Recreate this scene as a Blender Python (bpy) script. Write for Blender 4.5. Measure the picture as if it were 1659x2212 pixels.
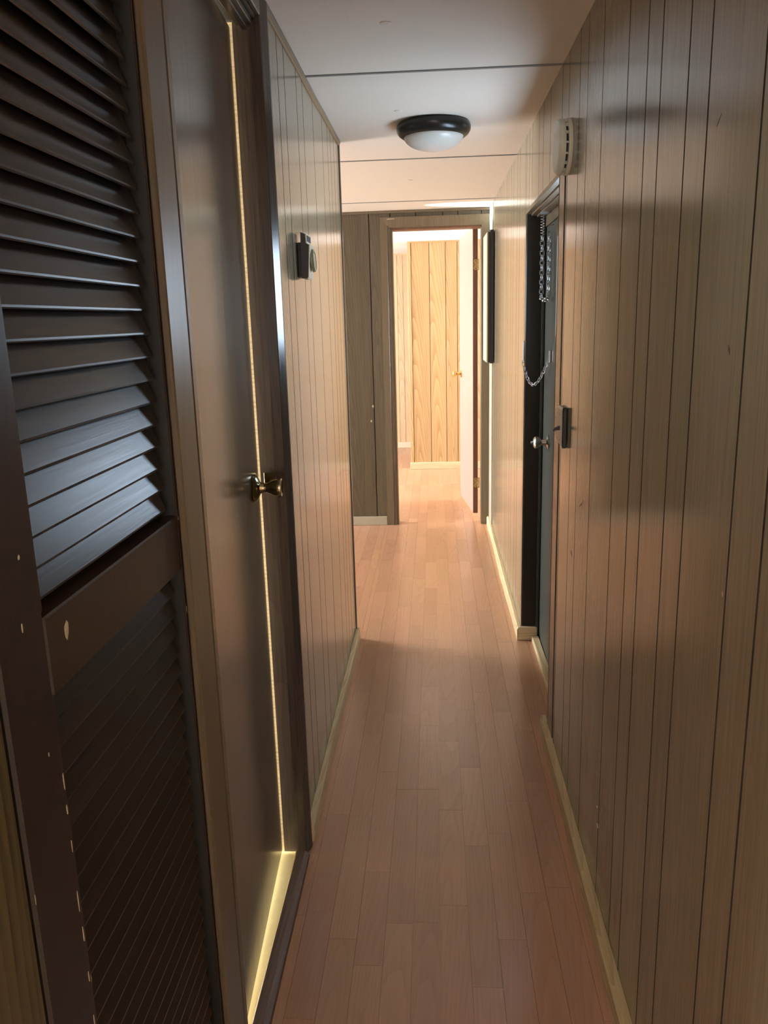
import bpy, bmesh, math, random
from mathutils import Vector, Matrix

# ------------------------------------------------------------------ clear
for o in list(bpy.data.objects):
    bpy.data.objects.remove(o, do_unlink=True)
scn = bpy.context.scene
col = scn.collection
R = math.radians
rnd = random.Random(7)

# ------------------------------------------------------------------ camera (phone, tilted down a little, slight roll)
CAM_H = 1.35
pitch, yaw, roll, FPX = R(13.44), R(3.82), R(-1.59), 1734.0
F = Vector((-math.sin(yaw) * math.cos(pitch), math.cos(yaw) * math.cos(pitch), -math.sin(pitch)))
R0 = Vector((math.cos(yaw), math.sin(yaw), 0)); U0 = R0.cross(F)
RR = R0 * math.cos(roll) + U0 * math.sin(roll); UU = -R0 * math.sin(roll) + U0 * math.cos(roll)
cd = bpy.data.cameras.new('camera'); cam = bpy.data.objects.new('camera', cd); col.objects.link(cam)
cd.sensor_fit = 'HORIZONTAL'; cd.sensor_width = 36.0; cd.lens = FPX / 1659.0 * 36.0
cd.clip_start = 0.02; cd.clip_end = 60
B = -F
cam.matrix_world = Matrix(((RR.x, UU.x, B.x, 0), (RR.y, UU.y, B.y, 0), (RR.z, UU.z, B.z, CAM_H), (0, 0, 0, 1)))
scn.camera = cam

# ------------------------------------------------------------------ world, exposure, light strengths
w = bpy.data.worlds.new('world'); scn.world = w; w.use_nodes = True
w.node_tree.nodes['Background'].inputs[0].default_value = (0.62, 0.74, 1.0, 1)
w.node_tree.nodes['Background'].inputs[1].default_value = 1.0
vs = scn.view_settings
vs.view_transform = 'Standard'; vs.look = 'None'; vs.gamma = 1.0; vs.use_curve_mapping = False
vs.exposure = 1.12
scn.cycles.diffuse_bounces = 6; scn.cycles.glossy_bounces = 6; scn.cycles.max_bounces = 12
scn.cycles.sample_clamp_indirect = 6.0
P_FAR, P_LIV, P_BATH, P_ENTRY, P_BACK, P_SIDE = 13.6, 34.0, 28.0, 9.5, 3.0, 30.0    # window pane radiance of each room

# ------------------------------------------------------------------ materials
def newmat(name):
    m = bpy.data.materials.new(name); m.use_nodes = True
    nt = m.node_tree; nt.nodes.clear()
    out = nt.nodes.new('ShaderNodeOutputMaterial'); b = nt.nodes.new('ShaderNodeBsdfPrincipled')
    nt.links.new(b.outputs[0], out.inputs[0])
    return m, nt, b
def N(nt, t, **kw):
    n = nt.nodes.new(t)
    for k, v in kw.items(): setattr(n, k, v)
    return n
def math_(nt, op, a, b=None):
    n = N(nt, 'ShaderNodeMath', operation=op)
    for i, v in enumerate((a, b)):
        if v is None: continue
        if isinstance(v, (int, float)): n.inputs[i].default_value = v
        else: nt.links.new(v, n.inputs[i])
    return n.outputs[0]
def mixc(nt, fac, a, b, blend='MIX'):
    n = N(nt, 'ShaderNodeMix', data_type='RGBA', blend_type=blend)
    for i, v in ((0, fac), (6, a), (7, b)):
        if isinstance(v, (int, float)): n.inputs[i].default_value = v
        elif isinstance(v, tuple): n.inputs[i].default_value = (*v, 1)
        else: nt.links.new(v, n.inputs[i])
    return n.outputs[2]
def plain(name, c, rough=0.5, metal=0.0, spec=0.5, noise=0.0, nscale=60, bump=0.0):
    m, nt, b = newmat(name)
    b.inputs['Base Color'].default_value = (*c, 1); b.inputs['Roughness'].default_value = rough
    b.inputs['Metallic'].default_value = metal; b.inputs['Specular IOR Level'].default_value = spec
    tc = N(nt, 'ShaderNodeTexCoord'); nz = N(nt, 'ShaderNodeTexNoise'); nz.inputs['Scale'].default_value = nscale
    nz.inputs['Detail'].default_value = 4; nt.links.new(tc.outputs['Object'], nz.inputs['Vector'])
    if noise:
        d = tuple(x * (1 - noise) for x in c)
        nt.links.new(mixc(nt, nz.outputs[0], d, tuple(min(1, x * (1 + noise)) for x in c)), b.inputs['Base Color'])
    if bump:
        bp = N(nt, 'ShaderNodeBump'); bp.inputs['Strength'].default_value = bump; bp.inputs['Distance'].default_value = 0.002
        nt.links.new(nz.outputs[0], bp.inputs['Height']); nt.links.new(bp.outputs[0], b.inputs['Normal'])
    return m
def wood(name, c1, c2, c3, rough=0.3, axis=2, fine=240.0, stretch=0.018, cath=0.5, cscale=9.0, vary=0.12, bump=0.05, spec=0.5, coat=0.0, rgh_var=0.08, hue=0.0):
    """grain runs along axis; c1 dark streak, c2 body, c3 light; each object gets its own piece of the grain"""
    m, nt, b = newmat(name)
    tc = N(nt, 'ShaderNodeTexCoord'); oi = N(nt, 'ShaderNodeObjectInfo'); ge = N(nt, 'ShaderNodeNewGeometry')
    rn = math_(nt, 'FRACT', math_(nt, 'ADD', oi.outputs['Random'], ge.outputs['Random Per Island']))
    off = N(nt, 'ShaderNodeCombineXYZ')
    for i in range(3): nt.links.new(math_(nt, 'MULTIPLY', rn, (31.7, 17.3, 23.9)[i]), off.inputs[i])
    add = N(nt, 'ShaderNodeVectorMath', operation='ADD')
    nt.links.new(tc.outputs['Object'], add.inputs[0]); nt.links.new(off.outputs[0], add.inputs[1])
    def mapped(scale, st):
        mp = N(nt, 'ShaderNodeMapping'); s = [scale] * 3; s[axis] = scale * st
        mp.inputs['Scale'].default_value = s; nt.links.new(add.outputs[0], mp.inputs['Vector']); return mp.outputs[0]
    n1 = N(nt, 'ShaderNodeTexNoise'); n1.inputs['Scale'].default_value = 1; n1.inputs['Detail'].default_value = 5; n1.inputs['Roughness'].default_value = 0.65
    nt.links.new(mapped(fine, stretch), n1.inputs['Vector'])
    n2 = N(nt, 'ShaderNodeTexNoise'); n2.inputs['Scale'].default_value = 1; n2.inputs['Detail'].default_value = 3
    nt.links.new(mapped(cscale * 2.2, 0.06), n2.inputs['Vector'])
    off2 = N(nt, 'ShaderNodeCombineXYZ')
    for i in range(3): nt.links.new(math_(nt, 'MULTIPLY', math_(nt, 'SUBTRACT', math_(nt, 'FRACT', math_(nt, 'MULTIPLY', rn, (5.7, 9.3, 13.1)[i])), 0.5), 0.09 if i != axis else 1.6), off2.inputs[i])
    add2 = N(nt, 'ShaderNodeVectorMath', operation='ADD'); nt.links.new(tc.outputs['Object'], add2.inputs[0]); nt.links.new(off2.outputs[0], add2.inputs[1])
    rot = N(nt, 'ShaderNodeMapping'); rot.inputs['Rotation'].default_value = ((0, 0.05, 0.05), (0.05, 0, 0.05), (0.05, 0.05, 0))[axis]
    nt.links.new(add2.outputs[0], rot.inputs['Vector'])
    mp2 = N(nt, 'ShaderNodeMapping'); sc_ = [1.0] * 3; sc_[axis] = 0.14; mp2.inputs['Scale'].default_value = sc_; nt.links.new(rot.outputs[0], mp2.inputs['Vector'])
    wv = N(nt, 'ShaderNodeTexWave', wave_type='RINGS', rings_direction='XYZ'[axis], wave_profile='SAW')
    wv.inputs['Scale'].default_value = cscale * 3.2; wv.inputs['Distortion'].default_value = 7.0; wv.inputs['Detail'].default_value = 2.0; wv.inputs['Detail Scale'].default_value = 0.45
    nt.links.new(mp2.outputs[0], wv.inputs['Vector'])
    r1 = N(nt, 'ShaderNodeValToRGB'); r1.color_ramp.elements[0].position = 0.30; r1.color_ramp.elements[1].position = 0.68
    r1.color_ramp.elements[0].color = (*c1, 1); r1.color_ramp.elements[1].color = (*c3, 1)
    e = r1.color_ramp.elements.new(0.48); e.color = (*c2, 1)
    mixv = math_(nt, 'ADD', math_(nt, 'MULTIPLY', n1.outputs[0], 1 - cath), math_(nt, 'MULTIPLY', math_(nt, 'ADD', math_(nt, 'MULTIPLY', wv.outputs[0], 0.45), math_(nt, 'MULTIPLY', n2.outputs[0], 0.55)), cath))
    nt.links.new(mixv, r1.inputs[0])
    hs = N(nt, 'ShaderNodeHueSaturation')
    nt.links.new(r1.outputs[0], hs.inputs['Color'])
    nt.links.new(math_(nt, 'ADD', math_(nt, 'MULTIPLY', rn, 2 * vary), 1 - vary), hs.inputs['Value'])
    if hue: nt.links.new(math_(nt, 'ADD', math_(nt, 'MULTIPLY', math_(nt, 'FRACT', math_(nt, 'MULTIPLY', rn, 7.13)), hue), 0.5 - hue / 2), hs.inputs['Hue'])
    nt.links.new(hs.outputs[0], b.inputs['Base Color'])
    nt.links.new(math_(nt, 'ADD', math_(nt, 'MULTIPLY', n1.outputs[0], 2 * rgh_var), rough - rgh_var), b.inputs['Roughness'])
    b.inputs['Specular IOR Level'].default_value = spec
    if coat:
        b.inputs['Coat Weight'].default_value = coat; b.inputs['Coat Roughness'].default_value = 0.15
    if bump:
        bp = N(nt, 'ShaderNodeBump'); bp.inputs['Strength'].default_value = bump; bp.inputs['Distance'].default_value = 0.001
        nt.links.new(n1.outputs[0], bp.inputs['Height']); nt.links.new(bp.outputs[0], b.inputs['Normal'])
    return m
def emit(name, c, s):
    m = bpy.data.materials.new(name); m.use_nodes = True; nt = m.node_tree; nt.nodes.clear()
    out = nt.nodes.new('ShaderNodeOutputMaterial'); e = nt.nodes.new('ShaderNodeEmission')
    e.inputs[0].default_value = (*c, 1); e.inputs[1].default_value = s; nt.links.new(e.outputs[0], out.inputs[0]); return m

M = {}
M['panel'] = wood('hall_panelling', (0.205, 0.165, 0.105), (0.25, 0.206, 0.136), (0.295, 0.246, 0.168), rough=0.165, cath=0.15, vary=0.05, bump=0.0, spec=0.6, rgh_var=0.03)
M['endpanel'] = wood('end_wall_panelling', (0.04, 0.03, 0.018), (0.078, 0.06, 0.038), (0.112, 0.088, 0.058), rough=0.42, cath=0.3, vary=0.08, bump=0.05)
M['amber'] = wood('amber_panelling', (0.37, 0.225, 0.10), (0.49, 0.325, 0.155), (0.56, 0.39, 0.20), rough=0.4, cath=0.6, cscale=8, vary=0.05)
M['palewood'] = wood('pale_panelling', (0.48, 0.30, 0.17), (0.68, 0.47, 0.29), (0.76, 0.55, 0.36), rough=0.45, cath=0.45, vary=0.06)
M['groove'] = plain('groove_dark', (0.028, 0.02, 0.013), 0.8)
M['trimbrown'] = wood('brown_trim', (0.085, 0.06, 0.035), (0.13, 0.096, 0.058), (0.16, 0.122, 0.076), rough=0.34, cath=0.2, vary=0.05)
M['darktrim'] = wood('dark_trim', (0.05, 0.035, 0.026), (0.076, 0.055, 0.042), (0.095, 0.07, 0.054), rough=0.22, cath=0.2, vary=0.06, bump=0.0)
M['recess'] = wood('recess_lining', (0.11, 0.075, 0.05), (0.17, 0.12, 0.08), (0.21, 0.15, 0.10), rough=0.25, cath=0.3, vary=0.04, bump=0.0)
M['doorslab'] = wood('brown_door', (0.095, 0.068, 0.047), (0.12, 0.088, 0.062), (0.14, 0.105, 0.076), rough=0.2, cath=0.3, vary=0.0, spec=0.7, bump=0.02)
M['louver'] = wood('louver_brown', (0.017, 0.011, 0.008), (0.026, 0.0175, 0.013), (0.036, 0.025, 0.019), rough=0.3, axis=1, cath=0.15, vary=0.08, bump=0.12, spec=0.6, rgh_var=0.06)
M['louverframe'] = wood('louver_frame_brown', (0.024, 0.0135, 0.0085), (0.036, 0.0205, 0.013), (0.048, 0.0285, 0.0185), rough=0.4, cath=0.3, vary=0.06)
M['stile'] = wood('closet_stile_brown', (0.016, 0.0095, 0.0088), (0.024, 0.0147, 0.0132), (0.032, 0.02, 0.0178), rough=0.4, cath=0.3, vary=0.05)
M['chip'] = plain('bare_wood_chip', (0.50, 0.42, 0.30), 0.8, noise=0.3, nscale=300)
M['floor'] = wood('laminate_strip', (0.41, 0.218, 0.127), (0.45, 0.245, 0.146), (0.48, 0.268, 0.163), rough=0.26, axis=1, cath=0.45, cscale=12, vary=0.075, bump=0.0, hue=0.008, spec=0.8, rgh_var=0.02)
M['pine'] = wood('pine_baseboard', (0.42, 0.30, 0.15), (0.62, 0.49, 0.28), (0.70, 0.58, 0.36), rough=0.5, axis=1, cath=0.4, vary=0.05)
M['pinex'] = wood('pine_baseboard_cross', (0.42, 0.30, 0.17), (0.62, 0.49, 0.30), (0.70, 0.58, 0.38), rough=0.5, axis=0, cath=0.4, vary=0.05)
M['whitebase'] = plain('white_baseboard', (0.74, 0.64, 0.50), 0.45, noise=0.04)
M['vinyl'] = plain('yellow_vinyl', (0.80, 0.68, 0.36), 0.4, noise=0.05)
M['ceil'] = plain('ceiling_board', (0.74, 0.665, 0.58), 0.85, noise=0.05, nscale=180, bump=0.25)
M['farceil'] = plain('bedroom_ceiling', (0.86, 0.84, 0.80), 0.85)
M['batten'] = plain('grey_batten', (0.21, 0.21, 0.20), 0.6)
M['white'] = plain('white_wall', (0.80, 0.77, 0.70), 0.7)
M['cream'] = plain('cream_wall', (0.72, 0.62, 0.42), 0.7)
M['dim'] = plain('plain_board', (0.35, 0.30, 0.24), 0.8)
M['bronze'] = plain('dark_bronze', (0.030, 0.028, 0.026), 0.28, metal=0.6)
M['frost'] = plain('frosted_glass', (0.60, 0.585, 0.54), 0.35)
M['plastic'] = plain('white_plastic', (0.76, 0.75, 0.66), 0.4)
M['slot'] = plain('dark_slot', (0.02, 0.018, 0.03), 0.7)
M['ivory'] = plain('ivory_plastic', (0.74, 0.60, 0.47), 0.4)
M['blackpl'] = plain('black_plastic', (0.018, 0.017, 0.016), 0.5)
M['shadegrey'] = plain('shaded_side_plastic', (0.05, 0.048, 0.046), 0.5)  # dark tone puts shade into the thermostat's near side
M['beige'] = plain('beige_plastic', (0.62, 0.55, 0.42), 0.4)
M['dial'] = plain('green_grey_dial', (0.30, 0.32, 0.24), 0.25)
M['creamface'] = plain('cream_cover', (0.43, 0.385, 0.275), 0.5)
M['endbase'] = plain('end_baseboard', (0.34, 0.30, 0.235), 0.5, noise=0.05)
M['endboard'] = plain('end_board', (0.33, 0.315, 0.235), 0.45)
M['brassdark'] = plain('antique_brass', (0.38, 0.31, 0.18), 0.16, metal=1.0)
M['brass'] = plain('bright_brass', (0.80, 0.55, 0.20), 0.2, metal=1.0)
M['hinge'] = plain('hinge_brass', (0.50, 0.36, 0.15), 0.4, metal=0.7)
M['steel'] = plain('bright_steel', (0.30, 0.31, 0.31), 0.36, metal=1.0)
M['steeldull'] = plain('dull_steel', (0.42, 0.41, 0.42), 0.35, metal=1.0)
M['pewter'] = plain('pewter_knob', (0.42, 0.40, 0.35), 0.28, metal=1.0)
M['greydoor'] = plain('grey_green_door', (0.045, 0.048, 0.04), 0.4, noise=0.05)
M['pinkdoor'] = plain('pale_pink_door', (0.44, 0.35, 0.32), 0.35)
M['dooredge'] = wood('door_edge_brown', (0.12, 0.05, 0.025), (0.17, 0.075, 0.04), (0.20, 0.095, 0.05), rough=0.5, cath=0.2, vary=0.0)
M['sill'] = wood('sill_brown', (0.10, 0.063, 0.042), (0.16, 0.105, 0.073), (0.20, 0.14, 0.10), rough=0.36, axis=1, cath=0.3, vary=0.0)
M['yellowwood'] = wood('yellow_wood', (0.035, 0.025, 0.011), (0.08, 0.062, 0.028), (0.11, 0.085, 0.04), rough=0.4, cath=0.6, vary=0.03)
M['paneFar'] = emit('bedroom_window_light', (1.0, 0.97, 0.94), P_FAR)
M['paneLiv'] = emit('living_window_light', (0.90, 0.96, 1.0), P_LIV)
M['paneBath'] = emit('bath_window_light', (1.0, 0.95, 0.80), P_BATH)
M['paneEntry'] = emit('entry_window_light', (0.64, 0.81, 1.0), P_ENTRY)
M['paneBack'] = emit('back_window_light', (0.85, 0.93, 1.0), P_BACK)
M['paneSide'] = emit('side_window_light', (0.95, 0.97, 1.0), P_SIDE)

# ------------------------------------------------------------------ mesh helpers (world coordinates, one mesh object each)
class MB:
    def __init__(s): s.v = []; s.f = []; s.sm = []
    def add(s, vs, fs, smooth=False):
        o = len(s.v); s.v += [tuple(p) for p in vs]; s.f += [[i + o for i in f] for f in fs]; s.sm += [smooth] * len(fs); return s
    def box(s, a, b, c=0.0):
        """box from corner a to corner b; c chamfers all edges"""
        x0, y0, z0 = a; x1, y1, z1 = b
        if not c:
            return s.add([(x0, y0, z0), (x1, y0, z0), (x1, y1, z0), (x0, y1, z0), (x0, y0, z1), (x1, y0, z1), (x1, y1, z1), (x0, y1, z1)],
                         [[0, 3, 2, 1], [4, 5, 6, 7], [0, 1, 5, 4], [1, 2, 6, 5], [2, 3, 7, 6], [3, 0, 4, 7]])
        bm = bmesh.new(); bmesh.ops.create_cube(bm, size=1.0)
        for v in bm.verts: v.co = Vector(((x0 + x1) / 2 + v.co.x * (x1 - x0), (y0 + y1) / 2 + v.co.y * (y1 - y0), (z0 + z1) / 2 + v.co.z * (z1 - z0)))
        bmesh.ops.bevel(bm, geom=list(bm.edges), offset=c, segments=1, affect='EDGES')
        bm.verts.index_update()
        s.add([v.co for v in bm.verts], [[v.index for v in f.verts] for f in bm.faces]); bm.free(); return s
    def prism(s, pts, fn, a, b, smooth=False):
        """polygon pts (u,v) swept between a and b; fn(u,v,t)->xyz"""
        n = len(pts)
        vs = [fn(u, v, a) for u, v in pts] + [fn(u, v, b) for u, v in pts]
        fs = [[i, (i + 1) % n, n + (i + 1) % n, n + i] for i in range(n)] + [list(range(n))[::-1], list(range(n, 2 * n))]
        return s.add(vs, fs, smooth)
    def lathe(s, prof, origin, ax, seg=32, smooth=True):
        """prof: list of (radius, distance along ax)"""
        ax = Vector(ax).normalized(); o = Vector(origin)
        t = Vector((0, 0, 1)) if abs(ax.z) < 0.9 else Vector((1, 0, 0)); u = ax.cross(t).normalized(); v = ax.cross(u)
        n = len(prof); vs = []
        for r, d in prof:
            for k in range(seg):
                a = 2 * math.pi * k / seg; vs.append(o + ax * d + (u * math.cos(a) + v * math.sin(a)) * r)
        fs = [[i * seg + k, i * seg + (k + 1) % seg, (i + 1) * seg + (k + 1) % seg, (i + 1) * seg + k] for i in range(n - 1) for k in range(seg)]
        if prof[0][0] > 1e-6: fs.append([k for k in range(seg)][::-1])
        if prof[-1][0] > 1e-6: fs.append([(n - 1) * seg + k for k in range(seg)])
        return s.add(vs, fs, smooth)
    def tube(s, pts, r, seg=8, closed=False):
        pts = [Vector(p) for p in pts]; n = len(pts); vs = []
        prev = None
        for i, p in enumerate(pts):
            if closed: t = (pts[(i + 1) % n] - pts[i - 1]).normalized()
            else: t = (pts[min(i + 1, n - 1)] - pts[max(i - 1, 0)]).normalized()
            if prev is None:
                h = Vector((0, 0, 1)) if abs(t.z) < 0.9 else Vector((1, 0, 0)); u = t.cross(h).normalized()
            else: u = (prev - t * prev.dot(t)).normalized()
            prev = u; v = t.cross(u)
            for k in range(seg):
                a = 2 * math.pi * k / seg; vs.append(p + (u * math.cos(a) + v * math.sin(a)) * r)
        fs = []
        for i in range(n if closed else n - 1):
            j = (i + 1) % n
            fs += [[i * seg + k, i * seg + (k + 1) % seg, j * seg + (k + 1) % seg, j * seg + k] for k in range(seg)]
        if not closed: fs += [[k for k in range(seg)][::-1], [(n - 1) * seg + k for k in range(seg)]]
        return s.add(vs, fs, True)
    def xf(s, mat):
        s.v = [tuple(mat @ Vector(p)) for p in s.v]; return s
    def build(s, name, mat, parent=None, label=None):
        lo = [min(p[i] for p in s.v) for i in range(3)]; hi = [max(p[i] for p in s.v) for i in range(3)]
        c = Vector(((lo[0] + hi[0]) / 2, (lo[1] + hi[1]) / 2, lo[2]))
        me = bpy.data.meshes.new(name); me.from_pydata([Vector(p) - c for p in s.v], [], s.f)
        bm = bmesh.new(); bm.from_mesh(me); bmesh.ops.recalc_face_normals(bm, faces=bm.faces); bm.to_mesh(me); bm.free()
        for p, q in zip(me.polygons, s.sm): p.use_smooth = q
        if any(s.sm):
            try: me.set_sharp_from_angle(angle=R(40))
            except Exception: pass
        me.materials.append(M[mat] if isinstance(mat, str) else mat)
        o = bpy.data.objects.new(name, me); col.objects.link(o)
        if parent is not None:
            o.parent = parent; o.location = c - wloc(parent)
        else: o.location = c
        if label: o['label'] = label
        return o
def wloc(o):
    p = Vector(o.location)
    while o.parent is not None:
        o = o.parent; p += Vector(o.location)
    return p
def thing(name, label, cat, loc, group=None):
    o = bpy.data.objects.new(name, None); col.objects.link(o); o.location = loc; o.empty_display_size = 0.05
    o['label'] = label; o['category'] = cat
    if group: o['group'] = group
    return o
def struct(o, label=None, cat=None):
    o['kind'] = 'structure'
    if label: o['label'] = label
    if cat: o['category'] = cat
    return o
def sempty(name, loc, label=None, cat=None):
    o = bpy.data.objects.new(name, None); col.objects.link(o); o.location = loc; o.empty_display_size = 0.05
    return struct(o, label, cat)
def bx(name, mat, a, b, parent=None, c=0.0, label=None):
    return MB().box(a, b, c).build(name, mat, parent, label)

XR, XL, ZC, YE = 0.356, -0.352, 2.009, 5.268
Y0 = -1.0                                   # hall goes on behind the camera
G = 0.0027                                  # half groove width

def paint_sides(o, ax):
    """the grooves between planks are painted dark: the plank edges carry the groove colour"""
    o.data.materials.append(M['groove'])
    for p in o.data.polygons:
        if abs(p.normal[ax]) > 0.9: p.material_index = 1
    return o
def planks_x(parent, mat, xface, side, ys, z0, z1, t=0.006):
    """upright planks on a wall of constant x; side +1 wall lies on +x"""
    for a, b in zip(ys[:-1], ys[1:]):
        lo, hi = sorted((xface, xface + side * t))
        paint_sides(bx('plank', mat, (lo, a + G, z0), (hi, b - G, z1), parent), 1)
def planks_y(parent, mat, yface, xs, z0, z1, t=0.006, g=0.003):
    for a, b in zip(xs[:-1], xs[1:]):
        paint_sides(bx('plank', mat, (a + g, yface, z0), (b - g, yface + t, z1), parent), 0)

# ------------------------------------------------------------------ floor: base plus laminate strips
floor = struct(bx('floor', 'floor', (-4.2, Y0 - 2.2, -0.06), (2.6, 9.0, -0.0045)), 'reddish laminate strip floor running down the hallway', 'floor')
SW = 0.0632
stuffmb = MB(); cnt = 0
def strip_cols(x0, x1, y0, y1, single=True):
    global cnt
    i0, i1 = math.floor(x0 / SW), math.ceil(x1 / SW)
    for i in range(i0, i1):
        a, b = max(i * SW, x0), min((i + 1) * SW, x1)
        if b - a < 0.006: continue
        r = random.Random(i * 31 + int(y0 * 10))
        y = y0 - r.uniform(0, 0.4)
        while y < y1:
            L = r.choice((0.3, 0.38, 0.46, 0.54)); ya, yb = max(y, y0), min(y + L, y1); y += L
            if yb - ya < 0.01: continue
            g = 0.0003
            A, Bq = (a + g, ya + g, -0.0045), (b - g, yb - g, 0.0)
            if single and cnt < 300:
                bx('floor_strip', 'floor', A, Bq, floor); cnt += 1
            else: stuffmb.box(A, Bq)
strip_cols(-0.338, 0.43, 0.9, 5.32)
strip_cols(-0.338, 0.34, 5.32, 6.6)
strip_cols(-0.72, -0.338, 3.28, 5.27)
strip_cols(-0.62, -0.338, 5.37, 8.7, False)
strip_cols(-0.338, 0.34, 6.6, 8.7, False)
strip_cols(0.34, 1.2, 5.37, 7.4, False)
strip_cols(-0.338, 0.36, Y0, 0.9, False)
so = stuffmb.build('floor_strips', 'floor', floor); so['kind'] = 'stuff'

# ------------------------------------------------------------------ ceiling: boards, battens, buttons
ceiling = struct(bx('ceiling', 'dim', (-4.2, Y0 - 2.2, ZC + 0.006), (2.6, YE + 0.05, ZC + 0.08)), 'off-white boarded hall ceiling with thin grey battens', 'ceiling')
bt = [Y0 - 2.2, -0.05, 1.17, 2.411, 3.639, 4.882, YE + 0.02]
for a, b in zip(bt[:-1], bt[1:]):
    bx('ceiling_board', 'ceil', (-4.1, a + 0.002, ZC), (0.47, b - 0.002, ZC + 0.006), ceiling)
for k, y in enumerate(bt[1:-1]):
    wd = 0.009 if k != 2 else 0.011
    bx('batten', 'batten', (-4.1 if y > 3.5 else XL, y - wd / 2, ZC - 0.003), (XR, y + wd / 2, ZC + 0.001), ceiling, c=0.001)
for x, y in ((-0.101, 2.039), (-0.107, 2.838), (-0.109, 4.175)):
    MB().lathe([(0.014, 0.0), (0.014, 0.0015), (0.009, 0.003), (0.0, 0.0032)], (x, y, ZC), (0, 0, -1), 16).build('ceiling_button', 'ceil', ceiling)

# ------------------------------------------------------------------ right wall
D0, D1, DZ = 2.405, 3.262, 1.728           # entry-door recess in the right wall
wr = MB()
wr.box((XR + 0.005, Y0, 0), (0.46, D0 + 0.002, ZC + 0.006)); wr.box((XR + 0.005, D1 - 0.002, 0), (0.46, YE + 0.1, ZC + 0.006)); wr.box((XR + 0.005, D0 + 0.002, DZ), (0.46, D1 - 0.002, ZC + 0.006))
wall_right = struct(wr.build('wall_right', 'groove'), 'glossy brown grooved panelling of the right-hand hall wall', 'wall')
near = [Y0, -0.8, -0.66, -0.57, -0.42, -0.33, -0.14, -0.05, 0.13, 0.24, 0.42, 0.6, 0.70, 0.87, 0.965, 1.15, 1.245, 1.39, 1.48, 1.62, 1.85, 2.025, 2.13, 2.29, D0]
planks_x(wall_right, 'panel', XR, 1, near, 0.0, ZC)
planks_x(wall_right, 'panel', XR, 1, [D0, 2.632, 2.79, 2.899, 3.086, 3.171, D1], DZ, ZC)
planks_x(wall_right, 'panel', XR, 1, [D1, 3.298, 3.5, 3.603, 3.77, 3.87, 4.02, 4.11, 4.29, 4.40, 4.5, 4.68, 4.83, 4.93, 5.10, YE], 0.0, ZC)

# ------------------------------------------------------------------ left wall
B0, B1 = 1.17, 1.827                       # bath door opening
wl = MB()
wl.box((-0.455, B1 + 0.02, 0), (XL - 0.005, 3.262, ZC + 0.006)); wl.box((-0.455, 0.0, 0), (XL - 0.005, 0.574, ZC + 0.006)); wl.box((-0.455, 1.105, 0), (-0.372, B0 - 0.02, ZC + 0.006))
wl.box((-0.455, 0.574, 1.955), (XL - 0.008, B1 + 0.02, ZC + 0.006))
wall_left = struct(wl.build('wall_left', 'groove'), 'glossy brown grooved panelling of the left-hand hall wall', 'wall')
planks_x(wall_left, 'panel', XL, -1, [1.855, 2.015, 2.103, 2.281, 2.386, 2.575, 2.781, 2.913, 2.997, 3.094, 3.185, 3.25], 0.0, ZC)
planks_x(wall_left, 'yellowwood', XL, -1, [0.0, 0.2, 0.42, 0.572], 0.0, ZC)

# ------------------------------------------------------------------ end wall with bedroom doorway
OX0, OX1, OZ = -0.264, 0.302, 1.905
we = MB()
we.box((-4.1, YE + 0.006, 0), (OX0, YE + 0.095, ZC + 0.006)); we.box((OX1, YE + 0.006, 0), (2.4, YE + 0.095, ZC + 0.006)); we.box((OX0, YE + 0.006, OZ), (OX1, YE + 0.095, ZC + 0.006))
wall_end = struct(we.build('wall_end', 'groove'), 'dark wood panelled wall closing the hallway around the bedroom doorway', 'wall')
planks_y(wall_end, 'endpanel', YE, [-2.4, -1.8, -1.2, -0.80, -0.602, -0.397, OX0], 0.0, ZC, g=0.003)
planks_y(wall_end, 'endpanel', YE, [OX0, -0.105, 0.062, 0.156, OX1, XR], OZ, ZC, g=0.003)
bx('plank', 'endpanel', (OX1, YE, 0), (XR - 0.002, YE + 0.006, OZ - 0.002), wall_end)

# ------------------------------------------------------------------ bedroom beyond the doorway
YW, YD = 7.343, 8.62
wb = struct(MB().box((-0.217, YW + 0.006, 0), (2.4, YW + 0.1, ZC)).box((-0.217, YW + 0.1, 0), (-0.13, YD, ZC)).build('wall_closet', 'groove'), 'amber wood panelled closet wall in the bright bedroom', 'wall')
planks_y(wb, 'amber', YW, [-0.195, -0.035, 0.107, 0.209, 0.38, 0.55, 0.75, 0.95, 1.2, 1.5, 1.8, 2.1, 2.4], 0.058, ZC - 0.012, g=0.0022)
bx('corner_strip', 'amber', (-0.225, YW - 0.008, 0.0), (-0.197, YW + 0.02, ZC), wb, c=0.002)
bx('top_strip', 'amber', (-0.225, YW - 0.006, ZC - 0.012), (2.4, YW + 0.004, ZC), wb)
wd = struct(bx('wall_back', 'groove', (-2.6, YD + 0.006, 0), (-0.13, YD + 0.1, ZC)), 'pale wood panelled wall at the far back of the bedroom', 'wall')
planks_y(wd, 'palewood', YD, [-2.6, -2.2, -1.8, -1.4, -1.1, -0.9, -0.70, -0.58, -0.49, -0.43, -0.375, -0.315, -0.26, -0.217], 0.058, ZC - 0.015, g=0.0015)
bx('top_strip', 'palewood', (-2.6, YD - 0.008, ZC - 0.015), (-0.217, YD + 0.004, ZC), wd)
fc = struct(bx('ceiling_bedroom', 'farceil', (-2.7, YE + 0.05, ZC), (2.5, 8.75, ZC + 0.08)), 'white bedroom ceiling seen through the doorway', 'ceiling')
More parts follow.
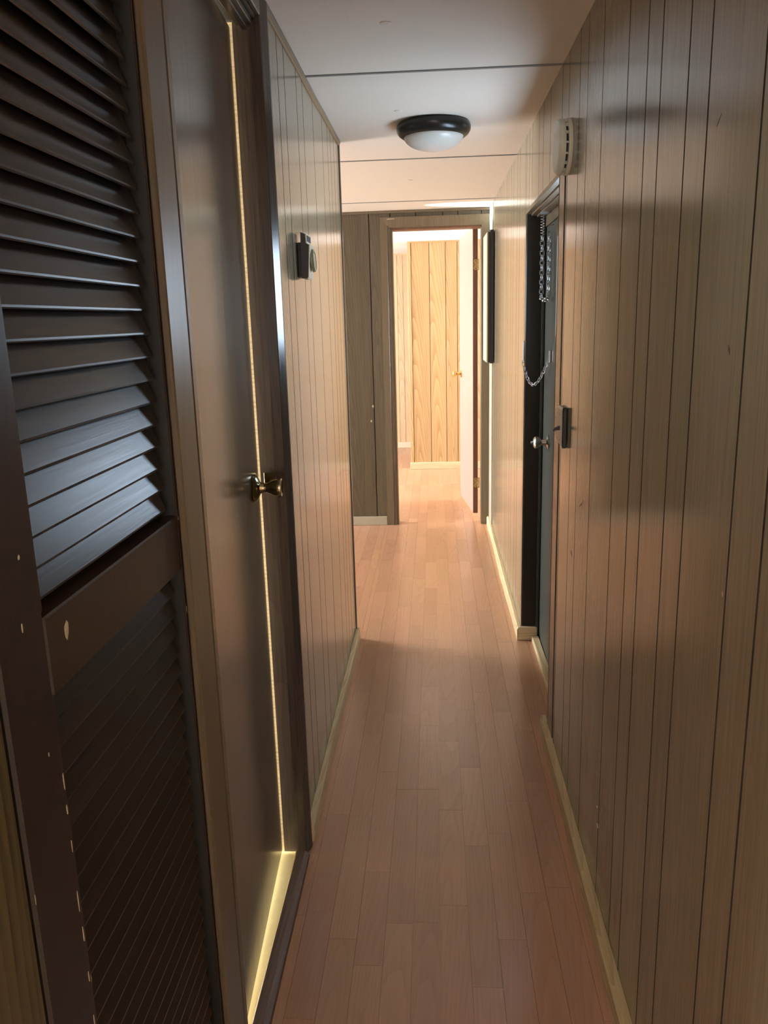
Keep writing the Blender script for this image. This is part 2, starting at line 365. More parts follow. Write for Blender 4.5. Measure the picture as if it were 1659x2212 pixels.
def window(n, mat, x, y0, y1, z0, z1, side, label):
    """window in a wall of constant x; side +1 = the room lies on +x"""
    e = sempty('window_%d' % n, (x, (y0 + y1) / 2, z0), label, 'window')
    bx('pane', mat, (x, y0, z0), (x + side * 0.004, y1, z1), e)
    for a, b in (((y0 - 0.05, z0 - 0.05), (y1 + 0.05, z0)), ((y0 - 0.05, z1), (y1 + 0.05, z1 + 0.05)), ((y0 - 0.05, z0), (y0, z1)), ((y1, z0), (y1 + 0.05, z1)), (((y0 + y1) / 2 - 0.015, z0), ((y0 + y1) / 2 + 0.015, z1))):
        lo, hi = sorted((x - side * 0.004, x + side * 0.03)); bx('frame_bar', 'white', (lo, a[0], a[1]), (hi, b[0], b[1]), e)
    return e
struct(bx('wall_bedroom_left', 'cream', (-2.7, YE + 0.09, 0), (-2.6, 8.75, ZC)), 'bedroom side wall with a window, out of sight on the left', 'wall')
struct(bx('wall_bedroom_right', 'white', (2.4, YE + 0.0, 0), (2.5, 8.75, ZC)), 'bedroom side wall with a window, out of sight on the right', 'wall')
window(1, 'paneFar', -2.594, 5.8, 7.8, 0.75, 1.75, 1, 'bedroom window in the left side wall')
window(2, 'paneFar', 2.394, 5.6, 7.1, 0.75, 1.75, -1, 'bedroom window in the right side wall')
bb = MB().box((-0.233, YW - 0.02, 0), (2.4, YW - 0.0005, 0.061), 0.002); struct(bb.build('baseboard_closet', 'pinex'), 'pale pine baseboard under the amber closet wall', 'baseboard')
struct(MB().box((-2.6, YD - 0.02, 0), (-0.235, YD - 0.0005, 0.061), 0.002).build('baseboard_back', 'whitebase'), 'white baseboard under the pale back wall of the bedroom', 'baseboard')

# ------------------------------------------------------------------ living room opening off to the left
struct(bx('wall_living_left', 'cream', (-4.1, 3.1, 0), (-4.0, YE + 0.1, ZC)), 'living room side wall with a large window, out of sight', 'wall')
struct(bx('wall_living_near', 'cream', (-4.1, 3.16, 0), (-0.455, 3.262, ZC)), 'cream living room partition backing the bathroom', 'wall')
window(3, 'paneLiv', -3.994, 4.1, 5.18, 0.6, 1.75, 1, 'large living room window beyond the left opening')

# ------------------------------------------------------------------ bathroom behind the ajar door, closet behind louvres
bth = MB(); bth.box((-1.9, 1.06, 0), (-1.8, 2.7, ZC)); bth.box((-1.9, 1.10, 0), (-0.455, 1.15, ZC)); bth.box((-1.9, 2.6, 0), (-0.455, 2.7, ZC)); bth.box((-1.9, 1.1, ZC - 0.02), (-0.455, 2.7, ZC + 0.004))
struct(bth.build('wall_bathroom', 'white'), 'white bathroom walls behind the ajar brown door', 'wall')
window(4, 'paneBath', -1.794, 1.35, 2.5, 0.12, 1.7, 1, 'unseen bathroom window made low and wide to light the gaps of the ajar brown door')  # pane added out of sight, brought low to light the strip under the door
struct(bx('floor_bathroom', 'vinyl', (-1.8, 1.15, -0.0045), (-0.3762, 1.8215, 0.001)), 'pale yellow lit threshold floor under the ajar brown door', 'floor')
clo = MB(); clo.box((-1.0, 0.5, 0), (-0.95, 1.12, ZC)); clo.box((-1.0, 0.5, 0), (-0.455, 0.55, ZC))
struct(clo.build('wall_closet_inside', 'dim'), 'closet walls behind the louvred door', 'wall')

# ------------------------------------------------------------------ space behind the camera
hb = MB(); hb.box((-2.4, Y0 - 2.2, 0), (-2.3, 0.05, ZC)); hb.box((2.3, Y0 - 2.2, 0), (2.4, Y0 + 0.05, ZC)); hb.box((-2.4, Y0 - 2.2, 0), (2.4, Y0 - 2.1, ZC)); hb.box((-2.3, 0.0, 0), (-0.455, 0.05, ZC)); hb.box((0.46, Y0 - 0.05, 0), (2.4, Y0, ZC))
struct(hb.build('wall_rear', 'cream'), 'cream walls of the room behind the viewer', 'wall')
window(5, 'paneSide', -2.294, -2.2, -0.9, 0.7, 1.75, 1, 'side window of the room behind the viewer')
e6 = sempty('window_6', (0, Y0 - 2.09, 0.85), 'unseen window added straight behind the viewer to light faces turned this way', 'window')  # added out of view to light camera-facing surfaces
bx('pane', 'paneBack', (-0.75, Y0 - 2.098, 0.85), (0.65, Y0 - 2.092, 1.75), e6)
for a, b in (((-0.8, 0.8), (0.7, 0.85)), ((-0.8, 1.75), (0.7, 1.8)), ((-0.8, 0.85), (-0.75, 1.75)), ((0.65, 0.85), (0.7, 1.75)), ((-0.065, 0.85), (-0.035, 1.75))): bx('frame_bar', 'white', (a[0], Y0 - 2.1, a[1]), (b[0], Y0 - 2.06, b[1]), e6)

# spot lamp added inside the living room, imitating sun glint at ceiling corner
gl = bpy.data.lights.new('glint_spot', 'SPOT'); gl.energy = 3000; gl.color = (0.80, 0.92, 1.0); gl.spot_size = R(3.4); gl.spot_blend = 0.06; gl.shadow_soft_size = 0.01
go = bpy.data.objects.new('glint_spot', gl); col.objects.link(go); go.location = (-3.9, 4.55, 1.1)
go.rotation_euler = (Vector((0.56, 5.16, 2.009)) - Vector((-3.9, 4.55, 1.1))).to_track_quat('-Z', 'Y').to_euler()
# ------------------------------------------------------------------ baseboards and small trims
def board(name, mat, a, b, label, c=0.003): return struct(bx(name, mat, a, b, None, c), label, 'baseboard')
def irregular(name, mat, x0, x1, y0, y1, h, cut, label):
    m = MB(); pts = [(x0, 0), (x1, 0), (x1, h), (x0 + (x1 - x0) * 0.3, h), (x0, h * 0.86)] if x0 < x1 else [(x0, 0), (x1, 0), (x1, h), (x0 + (x1 - x0) * 0.3, h), (x0, h * 0.86)]
    n = 14; vs = []; fs = []; k = len(pts)
    for i in range(n + 1):
        t = i / n; y = y0 + (y1 - y0) * t; wob = 0.0018 * math.sin(t * 9.0 + 1) + rnd.uniform(-0.0008, 0.0008)
        for u, v in pts:
            vs.append((u + (wob if u == x0 else 0), y + (cut * (1 if u == x0 else 0) if i in (0,) else 0), v * (1 + wob * 6)))
    for i in range(n): fs += [[i * k + j, i * k + (j + 1) % k, (i + 1) * k + (j + 1) % k, (i + 1) * k + j] for j in range(k)]
    fs += [list(range(k))[::-1], [n * k + j for j in range(k)]]
    return struct(m.add(vs, fs).build(name, mat), label, 'baseboard')
irregular('baseboard_right', 'pine', XR - 0.021, XR - 0.0005, 2.47, Y0, 0.056, -0.012, 'rough pine baseboard along the near right wall')
irregular('baseboard_right_far', 'pine', XR - 0.018, XR - 0.0005, D1 - 0.018, YE - 0.016, 0.056, 0, 'rough pine baseboard along the right wall past the entry door')
board('baseboard_recess', 'pinex', (XR - 0.014, D1 - 0.019, 0), (0.424, D1 - 0.001, 0.06), 'short pine baseboard return inside the entry-door recess')
irregular('baseboard_left', 'pine', XL + 0.016, XL + 0.0005, 1.862, 3.272, 0.052, 0.004, 'rough pine baseboard along the left wall')
board('baseboard_end', 'endbase', (-2.4, YE - 0.014, 0), (-0.329, YE - 0.0005, 0.06), 'pale baseboard under the dark end wall left of the doorway')

# corner strip closing the left wall, crown strip on the left, end crown strip
struct(bx('trim_1', 'darktrim', (XL - 0.012, 3.2505, 0.0), (XL + 0.004, 3.272, ZC), None, 0.002), 'dark corner strip closing the far end of the left wall', 'trim')
cr = MB(); n = 26
for i in range(n):
    pass
pts = [(0, 0), (0.008, 0), (0.008, 0.006), (0.004, 0.012), (0, 0.014)]
vs_, fs_ = [], []
for i in range(n + 1):
    t = i / n; y = 1.857 + (3.25 - 1.857) * t; wz = 0.004 * math.sin(max(0, (y - 2.35)) * 7) if 2.35 < y < 3.0 else 0
    for u, v in pts: vs_.append((XL + 0.0005 + u, y, ZC - 0.0005 - v - max(0, wz)))
for i in range(n): fs_ += [[i * 5 + j, i * 5 + (j + 1) % 5, (i + 1) * 5 + (j + 1) % 5, (i + 1) * 5 + j] for j in range(5)]
fs_ += [list(range(5)), [n * 5 + j for j in range(5)]]
struct(MB().add(vs_, fs_).build('trim_2', 'trimbrown'), 'thin brown moulding where the left wall meets the ceiling', 'trim')
struct(bx('trim_3', 'trimbrown', (-2.4, YE - 0.01, ZC - 0.016), (XR - 0.001, YE - 0.0005, ZC - 0.0005), None, 0.002), 'thin brown moulding along the top of the end wall', 'trim')

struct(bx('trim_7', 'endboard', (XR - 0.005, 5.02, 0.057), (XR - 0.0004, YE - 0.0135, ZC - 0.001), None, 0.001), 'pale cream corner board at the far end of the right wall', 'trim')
# ------------------------------------------------------------------ doorway frame at the end of the hall
t4 = sempty('trim_4', (0.02, YE, 0), 'brown mitred casing around the bedroom doorway', 'door frame')
cw = 0.064
def casing_y(name, pts2, y0, y1, mat, parent): return MB().prism(pts2, lambda u, v, t: (u, t, v), y0, y1).build(name, mat, parent)
casing_y('casing', [(OX0 - cw, 0), (OX0, 0), (OX0, OZ), (OX0 - cw, OZ + cw)], YE - 0.012, YE - 0.0005, 'trimbrown', t4)
casing_y('casing', [(OX0 - cw, OZ + cw), (OX0, OZ + 0.0008), (OX1, OZ + 0.0008), (OX1 + 0.05, OZ + cw)], YE - 0.012, YE - 0.0005, 'trimbrown', t4)
casing_y('casing', [(OX1, 0), (OX1 + 0.0495, 0), (OX1 + 0.0495, OZ + cw - 0.001), (OX1, OZ)], YE - 0.012, YE - 0.0005, 'trimbrown', t4)
bx('jamb', 'trimbrown', (OX0 - 0.001, YE - 0.0004, 0), (OX0 + 0.012, YE + 0.10, OZ), t4, c=0.001)
bx('jamb', 'trimbrown', (OX1 - 0.003, YE - 0.0004, 0), (OX1 + 0.001, YE + 0.10, OZ), t4, c=0.001)
bx('head_jamb', 'dooredge', (OX0 + 0.0125, YE - 0.0004, OZ - 0.012), (OX1 - 0.0035, YE + 0.10, OZ + 0.0005), t4)
bx('casing_ridge', 'darktrim', (OX0 - 0.022, YE - 0.016, 0), (OX0 - 0.014, YE - 0.0122, OZ + 0.014), t4, c=0.001)

# ------------------------------------------------------------------ bedroom door, swung open into the room
d4 = sempty('door_4', (0.283, 5.40, 0.04), 'pale pink bedroom door swung open with brass knob', 'door')
dvec = Vector((0.187 - 0.2535, 0.62, 0)).normalized(); dn = Vector((-dvec.y, dvec.x, 0))     # dn points to -x, the seen face
o4 = Vector((0.2535, 5.40, 0.04)); W4, H4, T4 = 0.62, 1.865, 0.034
Mx4 = Matrix(((dvec.x, -dn.x, 0, o4.x), (dvec.y, -dn.y, 0, o4.y), (0, 0, 1, o4.z), (0, 0, 0, 1)))   # local: x along leaf, y into thickness
MB().box((0.002, 0, 0), (W4, T4, H4), 0.002).xf(Mx4).build('leaf', 'pinkdoor', d4)
MB().box((0.0, 0.0015, 0.002), (0.0022, T4 - 0.0015, H4 - 0.002)).xf(Mx4).build('hinge_edge', 'dooredge', d4, 'brown hinge edge of the door')
kn = [(0.026, 0.0), (0.026, 0.004), (0.012, 0.008), (0.010, 0.028), (0.018, 0.036), (0.023, 0.048), (0.024, 0.058), (0.018, 0.062), (0, 0.063)]
kp = Mx4 @ Vector((W4 - 0.06, 0, 0.955 - 0.04))
MB().lathe(kn, kp, dn, 24).build('knob', 'brass', d4, 'bright brass knob')
for z in (1.68, 0.255):
    h = MB()
    for zz, ww in ((0.021, 0.024), (0.0, 0.028), (-0.021, 0.024)):
        h.prism([(0.006 + ww * 0.5 + 0.5 * ww * math.cos(a * math.pi / 8), zz + 0.0125 * math.sin(a * math.pi / 8)) for a in range(16)], lambda u, v, t: (t, u, v), -0.0015 - abs(zz) * 0.01, -0.0002)
    h.lathe([(0.0055, -0.036), (0.0055, 0.036)], (-0.003, 0.0395, 0), (0, 0, 1), 12)
    h.xf(Mx4 @ Matrix.Translation((0, 0, z - 0.04)))
    ho = h.build('hinge', 'hinge', d4, 'brass hinge')
    for sy, sz in ((0.018, 0.023), (0.012, 0.0), (0.018, -0.023)):
        MB().lathe([(0.003, 0), (0.003, 0.0006)], (0, 0, 0), (-1, 0, 0), 10).xf(Mx4 @ Matrix.Translation((-0.0018, sy, z - 0.04 + sz))).build('screw', 'slot', ho)

# ------------------------------------------------------------------ entry door in its recess on the right
XD = 0.432
t5 = sempty('trim_5', (XR, (D0 + D1) / 2, 0), 'dark wood lining of the entry-door recess in the right wall', 'door frame')
bx('far_lining', 'recess', (XR + 0.0005, D1 - 0.0005, 0.0), (0.382, D1 + 0.012, DZ), t5)
bx('far_lining', 'recess', (0.3832, D1 - 0.0002, 0.0), (0.418, D1 + 0.012, DZ), t5)
bx('door_stop', 'greydoor', (0.4185, D1 - 0.016, 0.0), (XD - 0.003, D1 + 0.01, DZ - 0.02), t5, c=0.001)
bx('near_lining', 'recess', (XR + 0.0005, D0 - 0.01, 0.0), (XD + 0.02, D0 + 0.0005, DZ), t5)
for a, b, z in ((XR - 0.001, 0.375, 0.0), (0.3755, 0.395, 0.006), (0.3955, 0.428, 0.012)):
    bx('head_lining', 'trimbrown', (a, D0, DZ - 0.002 - z), (b, D1, DZ + 0.012 - z), t5, c=0.001)
bx('head_lining', 'trimbrown', (0.4285, D0, DZ - 0.05), (0.50, D1, DZ + 0.012), t5)
bx('corner_strip', 'recess', (XR - 0.0025, D0 - 0.085, 0.0), (XR - 0.0003, D0 + 0.002, DZ + 0.003), t5, c=0.0008)
bx('corner_bead', 'trimbrown', (XR - 0.0035, D0 + 0.0022, 0.0), (XR + 0.0002, D0 + 0.006, DZ), t5, c=0.001)
bx('threshold', 'pine', (0.4, D0, 0.0), (XD - 0.001, D1 - 0.02, 0.022), t5, c=0.003)
bx('outer_block', 'groove', (XD + 0.045, D0 - 0.03, 0), (XD + 0.06, 2.5, DZ), t5)
bx('outer_block', 'groove', (XD + 0.045, 3.1, 0), (XD + 0.06, D1 + 0.03, DZ), t5)

d3 = sempty('door_3', (XD + 0.02, 2.84, 0.01), 'grey-green entry door set back in the right wall', 'door')
wy0, wy1, wz0, wz1 = 2.50, 2.925, 1.27, 1.62
leaf = MB(); leaf.box((XD, D0 + 0.002, 0.024), (XD + 0.04, D1 - 0.002, wz0)); leaf.box((XD, D0 + 0.002, wz1), (XD + 0.04, D1 - 0.002, DZ - 0.052)); leaf.box((XD, D0 + 0.002, wz0), (XD + 0.04, wy0, wz1)); leaf.box((XD, wy1, wz0), (XD + 0.04, D1 - 0.002, wz1))
leaf.build('leaf', 'greydoor', d3)
wf = MB()
for a, b in (((wy0 - 0.02, wz0 - 0.02), (wy1 + 0.02, wz0 + 0.006)), ((wy0 - 0.02, wz1 - 0.006), (wy1 + 0.02, wz1 + 0.02)), ((wy0 - 0.02, wz0 + 0.006), (wy0 + 0.006, wz1 - 0.006)), ((wy1 - 0.006, wz0 + 0.006), (wy1 + 0.02, wz1 - 0.006))):
    wf.box((XD - 0.006, a[0], a[1]), (XD - 0.0002, b[0], b[1]))
wf.build('window_frame', 'greydoor', d3)
bx('window_pane', 'paneEntry', (XD - 0.001, wy0, wz0), (XD + 0.02, wy1, wz1), d3, label='daylit blue window pane')
kpr = [(0.028, 0.0), (0.028, 0.004), (0.014, 0.01), (0.010, 0.026), (0.016, 0.032), (0.023, 0.042), (0.023, 0.05), (0.016, 0.056), (0.006, 0.058), (0.006, 0.066), (0.0, 0.067)]
MB().lathe(kpr, (XD - 0.0002, 3.085, 0.878), (-1, 0, 0), 24).build('knob', 'pewter', d3, 'pewter door knob')

# chains
def link_mesh(p, d, side, L=0.021, wd=0.0062, r=0.0013):
    """one oval chain link centred on p, long axis d, lying in the plane d-side"""
    d = Vector(d).normalized(); s = Vector(side); s = (s - d * s.dot(d)).normalized(); q = []
    for k in range(12):
        a = 2 * math.pi * k / 12; c_, s_ = math.cos(a), math.sin(a)
        q.append(Vector(p) + d * ((L / 2 - wd) * (1 if c_ > 0 else -1) * (1 if abs(c_) > 0.05 else 0) + wd * c_) + s * (wd * s_))
    return MB().tube(q, r, 5, closed=True)
def chain(path, parent, mat, pitch=0.0165, **kw):
    pts = [Vector(p) for p in path]; acc = 0.0; k = 0; nxt = pitch / 2
    for a, b in zip(pts[:-1], pts[1:]):
        L = (b - a).length
        while nxt <= acc + L:
            p = a + (b - a) * ((nxt - acc) / L); d = (b - a).normalized()
            sd = Vector((1, 0.3, 0)) if k % 2 else Vector((-0.3, 1, 0.2))
            if abs(d.dot(sd.normalized())) > 0.95: sd = Vector((0, 0, 1))
            link_mesh(p, d, sd, **kw).build('link', mat, parent); k += 1; nxt += pitch
        acc += L
sc = thing('security_chain', 'door security chain sagging from the wall corner to the entry door', 'chain', (0.36, 3.28, 1.08))
A, Bp = Vector((XR - 0.005, 3.285, 1.185)), Vector((XD - 0.008, 3.06, 1.196))
path = []
for i in range(41):
    t = i / 40; p = A.lerp(Bp, t); p.z -= 0.43 * t * (1 - t) * (1.25 - 0.5 * t) * 0.92; path.append(p)
chain(path, sc, 'steeldull')
bx('slot_plate', 'steeldull', (XR - 0.004, 3.272, 1.18), (XR - 0.0005, 3.296, 1.255), sc, c=0.001)
bx('door_plate', 'steeldull', (XD - 0.008, 3.045, 1.18), (XD - 0.0002, 3.075, 1.225), sc, c=0.002)
hc = thing('door_check_chain', 'steel chain and spring hanging in a loop inside the entry-door recess', 'chain', (0.40, 3.08, 1.40))
sp = [(0.398 + 0.006 * math.cos(a * 0.7), 3.105 + 0.006 * math.sin(a * 0.7), 1.714 - 0.085 * a / 80) for a in range(81)]
MB().tube(sp, 0.0014, 6).build('spring', 'steeldull', hc)
bx('bracket', 'steeldull', (0.392, 3.098, 1.706), (0.42, 3.112, 1.7145), hc)
chain([(0.398, 3.105, 1.632), (0.399, 3.108, 1.52), (0.3985, 3.112, 1.412), (0.405, 3.065, 1.404), (0.411, 3.018, 1.412), (0.414, 3.03, 1.53), (0.416, 3.05, 1.645)], hc, 'steel', pitch=0.017, L=0.022, wd=0.0075, r=0.0019)
MB().tube([(XD - 0.001, 3.05, 1.665), (0.418, 3.05, 1.663), (0.412, 3.05, 1.655), (0.412, 3.05, 1.646), (0.418, 3.05, 1.642)], 0.0018, 6).build('hook', 'steeldull', hc)

# ------------------------------------------------------------------ bath door on the left: frame, ajar slab, sill
t6 = sempty('trim_6', (XL, 1.5, 0), 'dark brown frame and casing around the ajar left door', 'door frame')
CF = XL + 0.007
bx('casing', 'trimbrown', (XL - 0.004, 1.060, 0), (CF, 1.122, 1.998), t6, c=0.002)
MB().prism([(XL - 0.02, 1.1225), (XL + 0.0045, 1.1225), (XL + 0.0045, 1.145), (XL + 0.001, 1.150), (XL + 0.0035, 1.156), (XL + 0.002, 1.176), (XL - 0.02, 1.178)], lambda u, v, t: (u, v, t), 0, 1.955).build('inner_casing', 'trimbrown', t6)
MB().prism([(XL - 0.02, 1.813), (-0.3495, 1.8135), (-0.348, 1.816), (-0.3392, 1.845), (-0.3385, 1.850), (-0.3395, 1.8535), (-0.343, 1.8555), (XL - 0.02, 1.8555)], lambda u, v, t: (u, v, t), 0, 1.998).build('casing', 'darktrim', t6)
bx('head_casing', 'trimbrown', (XL - 0.004, 1.1225, 1.962), (CF - 0.001, 1.8115, 1.998), t6, c=0.002)
bx('front_jamb', 'darktrim', (-0.408, 1.8215, 0.001), (XL - 0.0203, 1.84, 1.955), t6)
bx('latch_jamb', 'pinex', (-0.47, 1.822, 0.0), (-0.4082, B1 + 0.022, 1.955), t6)
bx('hinge_jamb', 'darktrim', (-0.47, 1.135, 0.0), (-0.3725, 1.1505, 1.955), t6)
bx('head_jamb', 'trimbrown', (-0.47, 1.151, 1.957), (XL - 0.005, B1 + 0.02, 1.975), t6)
bx('head_stop', 'trimbrown', (-0.398, 1.178, 1.945), (XL - 0.012, 1.811, 1.9565), t6, c=0.001)
bx('head_stop', 'darktrim', (-0.385, 1.178, 1.936), (-0.372, 1.811, 1.9448), t6, c=0.001)
bx('strike_plate', 'brassdark', (-0.4, 1.8193, 0.972), (-0.3725, 1.8214, 1.012), t6, c=0.001)
si = MB(); pr = [(-0.3758, 0.0), (-0.3758, 0.008), (-0.372, 0.0125), (-0.364, 0.0135), (-0.352, 0.012), (-0.341, 0.006), (-0.339, 0.0)]
si.prism(pr, lambda u, v, t: (u, t, v), 1.124, 1.811); si.build('sill', 'sill', t6, 'rounded brown wooden sill strip')

d2 = sempty('door_2', (-0.39, 1.5, 0.02), 'flat glossy brown door on the left, slightly ajar with light behind', 'door')
hP = Vector((-0.3775, 1.154, 0.014)); lP = Vector((-0.411, 1.8130, 0.014)); s2 = (lP - hP); W2 = s2.length; s2.normalize(); n2 = Vector((s2.y, -s2.x, 0))
Mx2 = Matrix(((s2.x, n2.x, 0, hP.x), (s2.y, n2.y, 0, hP.y), (0, 0, 1, hP.z), (0, 0, 0, 1)))   # local: x to latch, y out to the hall
MB().box((0, -0.034, 0), (W2, 0, 1.930), 0.0015).xf(Mx2).build('slab', 'doorslab', d2)
kz = 0.992 - 0.014; kx = 1.742 - 1.154
kl = [(0.031, 0.0), (0.032, 0.002), (0.030, 0.006), (0.022, 0.011), (0.013, 0.015), (0.011, 0.022), (0.0105, 0.030), (0.0135, 0.036), (0.0175, 0.043), (0.0205, 0.052), (0.0215, 0.059), (0.0205, 0.0625), (0.0185, 0.063), (0.014, 0.0605), (0.0, 0.0595)]
ko = MB().lathe(kl, Mx2 @ Vector((kx, 0.0002, kz)), n2, 36).build('knob', 'brassdark', d2, 'antique brass flared door knob')

# ------------------------------------------------------------------ louvred closet door
d1 = sempty('door_1', (-0.37, 0.84, 0.02), 'dark brown louvred closet door at the near left', 'door')
XF = -0.358; LY0, LY1 = 0.682, 1.0595
bx('stile', 'stile', (XF - 0.03, 0.588, 0.02), (XF, 0.668, 1.935), d1, c=0.003)
for a_, b_ in ((0.14, 1.0155), (1.0945, 1.86)): bx('stile_moulding', 'louverframe', (XF - 0.03, 0.6685, a_), (XF - 0.006, LY0, b_), d1, c=0.003)
bx('stile', 'louverframe', (XF - 0.03, LY1 + 0.002, 0.02), (XF, 1.10, 1.935), d1, c=0.002)
bx('rail', 'louverframe', (XF - 0.03, 0.6685, 1.016), (XF, LY1 + 0.0015, 1.094), d1, c=0.002)
bx('rail', 'louverframe', (XF - 0.03, 0.6685, 1.86), (XF, LY1 + 0.0015, 1.935), d1, c=0.002)
bx('rail', 'louverframe', (XF - 0.03, 0.6685, 0.02), (XF, LY1 + 0.0015, 0.14), d1, c=0.002)
TL = R(68); LW = 0.054; LT = 0.0055
dirw = Vector((-math.cos(TL), 0, math.sin(TL))); nrm = Vector((math.sin(TL), 0, math.cos(TL)))   # up the slat; face normal towards hall and up
def slat(z, xf_):
    e = Vector((xf_, 0, z)); q = [e, e + dirw * LW, e + dirw * LW - nrm * LT, e + Vector((-0.002, 0, -0.0036)), e + Vector((0, 0, -0.0022))]
    m = MB(); m.prism([(p.x, p.z) for p in q], lambda u, v, t: (u, t, v), LY0 - 0.003, 1.0405)
    return m.build('slat', 'louver', d1)
z = 1.1093
while z < 1.845: slat(z, -0.366); z += 0.02918
z = 1.1093 - 0.02918 * 4.2
while z > 0.14: slat(z, -0.366); z -= 0.02918
for a_, b_ in ((0.14, 1.0155), (1.0945, 1.86)): bx('shade_liner', 'blackpl', (XF - 0.029, 1.0408, a_), (XF - 0.022, LY1 + 0.0005, b_), d1); bx('shade_liner', 'blackpl', (XF - 0.029, LY1 + 0.0006, a_), (XF - 0.0015, LY1 + 0.0019, b_), d1)  # black liners imitate shade at slat ends and on the stile's inner side
def chip(y, z, hw, hh, x=XF, seed=0):
    r = random.Random(seed); q = []
    for k in range(10):
        a = 2 * math.pi * k / 10; rr = r.uniform(0.55, 1.0); q.append((y + hw * rr * math.cos(a), z + hh * rr * math.sin(a)))
    MB().prism(q, lambda u, v, t: (t, u, v), x + 0.0001, x + 0.0006).build('paint_chip', 'chip', d1)
chip(0.708, 1.067, 0.0055, 0.011, seed=1)
for i, (y, z, hw, hh) in enumerate(((0.665, 0.93, .0008, .012), (0.664, 0.90, .001, .006), (0.662, 0.80, .0009, .014), (0.664, 0.86, .0008, .008), (0.6635, 0.76, .001, .01), (0.663, 0.71, .0008, .007), (0.662, 0.655, .0009, .012), (0.640, 1.16, .0015, .003), (0.63, 1.10, .0012, .006), (0.645, 0.97, .001, .003), (0.59, 0.86, .0008, .006))): chip(y, z, hw, hh, seed=10 + i)
chip(0.678, 0.69, 0.006, 0.016, x=XF - 0.008, seed=30)
chip(1.066, 0.955, 0.003, 0.006, seed=41); chip(1.064, 1.09, 0.002, 0.004, seed=42)

# ------------------------------------------------------------------ ceiling light
cl = thing('ceiling_light', 'round flush ceiling light with dark bronze rim and frosted dome', 'ceiling light', (0.007, 3.02, ZC - 0.09))
MB().lathe([(0.0, 0.0), (0.118, 0.0), (0.126, 0.006), (0.1295, 0.016), (0.128, 0.027), (0.121, 0.038), (0.110, 0.046), (0.104, 0.047), (0.102, 0.04)], (0.007, 3.02, ZC - 0.0002), (0, 0, -1), 56).build('rim', 'bronze', cl)
MB().lathe([(0.1035, 0.041)] + [(0.1035 * math.cos(a * math.pi / 24), 0.043 + 0.047 * math.sin(a * math.pi / 24)) for a in range(13)], (0.007, 3.02, ZC), (0, 0, -1), 56).build('glass_dome', 'frost', cl)

# ------------------------------------------------------------------ smoke detector
sd = thing('smoke_detector', 'round white smoke detector on the right wall above the entry door', 'smoke detector', (XR - 0.02, 2.272, 1.705))
oc = (XR - 0.0004, 2.272, 1.774)
MB().lathe([(0.0, 0.0), (0.068, 0.0), (0.069, 0.004), (0.068, 0.010), (0.060, 0.011)], oc, (-1, 0, 0), 48).build('base', 'plastic', sd)
MB().lathe([(0.060, 0.0108), (0.0605, 0.0168)], oc, (-1, 0, 0), 48).build('vent_slot', 'slot', sd)
MB().lathe([(0.060, 0.0165), (0.0665, 0.0168), (0.0675, 0.020), (0.0665, 0.029), (0.063, 0.0335), (0.057, 0.035), (0.02, 0.0357), (0, 0.0358)], oc, (-1, 0, 0), 48).build('cover', 'plastic', sd)
for k in range(16):
    a = 2 * math.pi * k / 16
    c_ = Vector(oc) + Vector((-0.0139, 0.0635 * math.cos(a), 0.0635 * math.sin(a)))
    MB().box((-0.0031, -0.0035, -0.002), (0.0031, 0.0035, 0.002)).xf(Matrix.Translation(c_) @ Matrix.Rotation(a, 4, 'X')).build('vent_rib', 'plastic', sd)

# ------------------------------------------------------------------ light switch
sw = thing('light_switch', 'ivory wall switch plate with black toggle beside the entry door', 'light switch', (XR - 0.008, 2.24, 0.998))
MB().box((XR - 0.0135, 2.195, 1.0), (XR - 0.0004, 2.30, 1.104), 0.004).build('plate', 'ivory', sw)
bx('side_shade', 'blackpl', (XR - 0.0125, 2.189, 0.997), (XR - 0.0003, 2.1948, 1.107), sw, c=0.002)  # black slab imitates the shade on the plate's near side
MB().prism([(0, -0.006), (0, 0.006), (-0.012, 0.001), (-0.018, -0.005), (-0.0165, -0.009), (-0.009, -0.006)], lambda u, v, t: (XR - 0.0134 + u, t, 1.048 + v), 2.228, 2.238).build('toggle', 'blackpl', sw)
for y, z in ((2.233, 1.085), (2.233, 1.015), (2.275, 1.085), (2.275, 1.015)):
    MB().lathe([(0.003, 0), (0.0025, 0.0008), (0, 0.001)], (XR - 0.0133, y, z), (-1, 0, 0), 10).build('screw', 'hinge', sw)

# ------------------------------------------------------------------ thermostat
th = thing('thermostat', 'small beige wall thermostat with round dial on the left wall', 'thermostat', (XL + 0.015, 2.21, 1.462))
bx('base_plate', 'blackpl', (XL + 0.0004, 2.172, 1.466), (XL + 0.010, 2.25, 1.552), th, c=0.001)
MB().prism([(0.010, 1.462), (0.024, 1.462), (0.0265, 1.466), (0.031, 1.545), (0.023, 1.549), (0.0225, 1.572), (0.011, 1.577), (0.0105, 1.555)], lambda u, v, t: (XL + u, t, v), 2.165, 2.245).build('body', 'shadegrey', th)
MB().prism([(0.0242, 1.460), (0.0275, 1.464), (0.0335, 1.546), (0.0312, 1.547)], lambda u, v, t: (XL + u, t, v), 2.167, 2.247).build('front_cover', 'beige', th)
MB().prism([(0.0232, 1.5495), (0.0262, 1.5485), (0.0255, 1.574), (0.0228, 1.5735)], lambda u, v, t: (XL + u, t, v), 2.165, 2.247).build('display_bezel', 'beige', th)
bx('display', 'slot', (XL + 0.0255, 2.175, 1.554), (XL + 0.0268, 2.236, 1.569), th)
MB().lathe([(0.0, 0.0), (0.029, 0.0), (0.0295, 0.004), (0.027, 0.008), (0.023, 0.0085), (0.022, 0.007), (0.0, 0.009)], (XL + 0.0318, 2.21, 1.508), (1, 0, 0.05), 36).build('dial', 'dial', th)

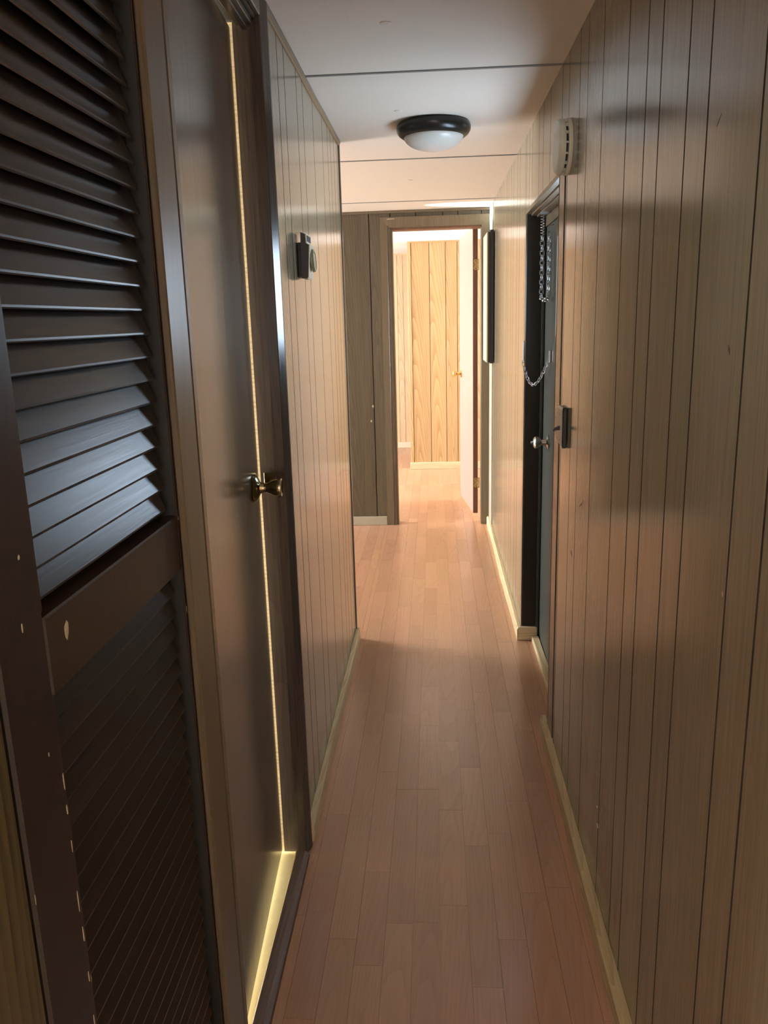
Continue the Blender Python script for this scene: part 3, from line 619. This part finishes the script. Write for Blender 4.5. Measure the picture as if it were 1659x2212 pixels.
# ------------------------------------------------------------------ shallow box on the right wall near the end
wbx = thing('wall_box', 'shallow wall box with cream front and black sides near the end doorway', 'wall box', (XR - 0.02, 5.05, 1.08))
bx('back_frame', 'blackpl', (0.329, 4.875, 1.082), (XR - 0.0055, 5.235, 1.838), wbx, c=0.001)
bx('side_frame', 'blackpl', (0.317, 4.872, 1.088), (0.3288, 5.22, 1.825), wbx)
MB().prism([(4.874, 1.088), (5.222, 1.088), (5.222, 1.825), (4.874, 1.825)], lambda u, v, t: (t, u, v), 0.3105, 0.3168).build('front_cover', 'creamface', wbx)

# ------------------------------------------------------------------ wear: scuffs and chips on walls
M['scuff'] = plain('dark_scuff', (0.09, 0.065, 0.045), 0.6); M['palechip'] = plain('pale_chip', (0.42, 0.36, 0.28), 0.7)
def mark_x(parent, x, sgn, a, b, wd_, mat):
    (y0, z0), (y1, z1) = a, b; d = Vector((y1 - y0, z1 - z0)); L = d.length; d /= L; n_ = Vector((-d.y, d.x)); q = []
    for t, k in ((0, 0), (0.3, 1), (0.7, 0.7), (1, 0), (0.65, -0.8), (0.3, -0.6)):
        p = Vector((y0, z0)) + d * (L * t) + n_ * (wd_ * k); q.append((p.x, p.y))
    MB().prism(q, lambda u, v, t: (t, u, v), x + sgn * 0.00005, x + sgn * 0.0003).build('scuff_mark', mat, parent)
for a, b, wd_, mt in (((1.981, 0.882), (1.899, 0.921), .002, 'scuff'), ((2.084, 0.742), (2.05, 0.73), .005, 'scuff'), ((1.017, 1.31), (1.009, 1.298), .003, 'scuff'),
                      ((1.646, 0.262), (1.63, 0.268), .003, 'palechip'), ((1.637, 0.224), (1.617, 0.225), .006, 'palechip'), ((1.112, 1.574), (1.096, 1.586), .001, 'scuff'), ((0.976, 1.01), (0.974, 1.002), .002, 'palechip')):
    mark_x(wall_right, XR, -1, a, b, wd_, mt)
mark_x(wall_left, XL, 1, (2.872, 0.797), (2.905, 0.815), .002, 'scuff')
for x, z, w_, h_ in ((-0.405, 0.802, 0.008, 0.01), (-0.418, 0.705, 0.007, 0.009)):
    MB().prism([(x + w_ * math.cos(k * math.pi / 4) * rnd.uniform(.6, 1), z + h_ * math.sin(k * math.pi / 4) * rnd.uniform(.6, 1)) for k in range(8)], lambda u, v, t: (u, t, v), YE - 0.0004, YE - 0.0001).build('pale_patch', 'palechip', wall_end)
MB().prism([(-0.284, 1.9545), (-0.236, 1.957), (-0.238, 1.961), (-0.282, 1.9595)], lambda u, v, t: (u, t, v), YE - 0.0125, YE - 0.0121).build('paint_chip', 'palechip', t4)
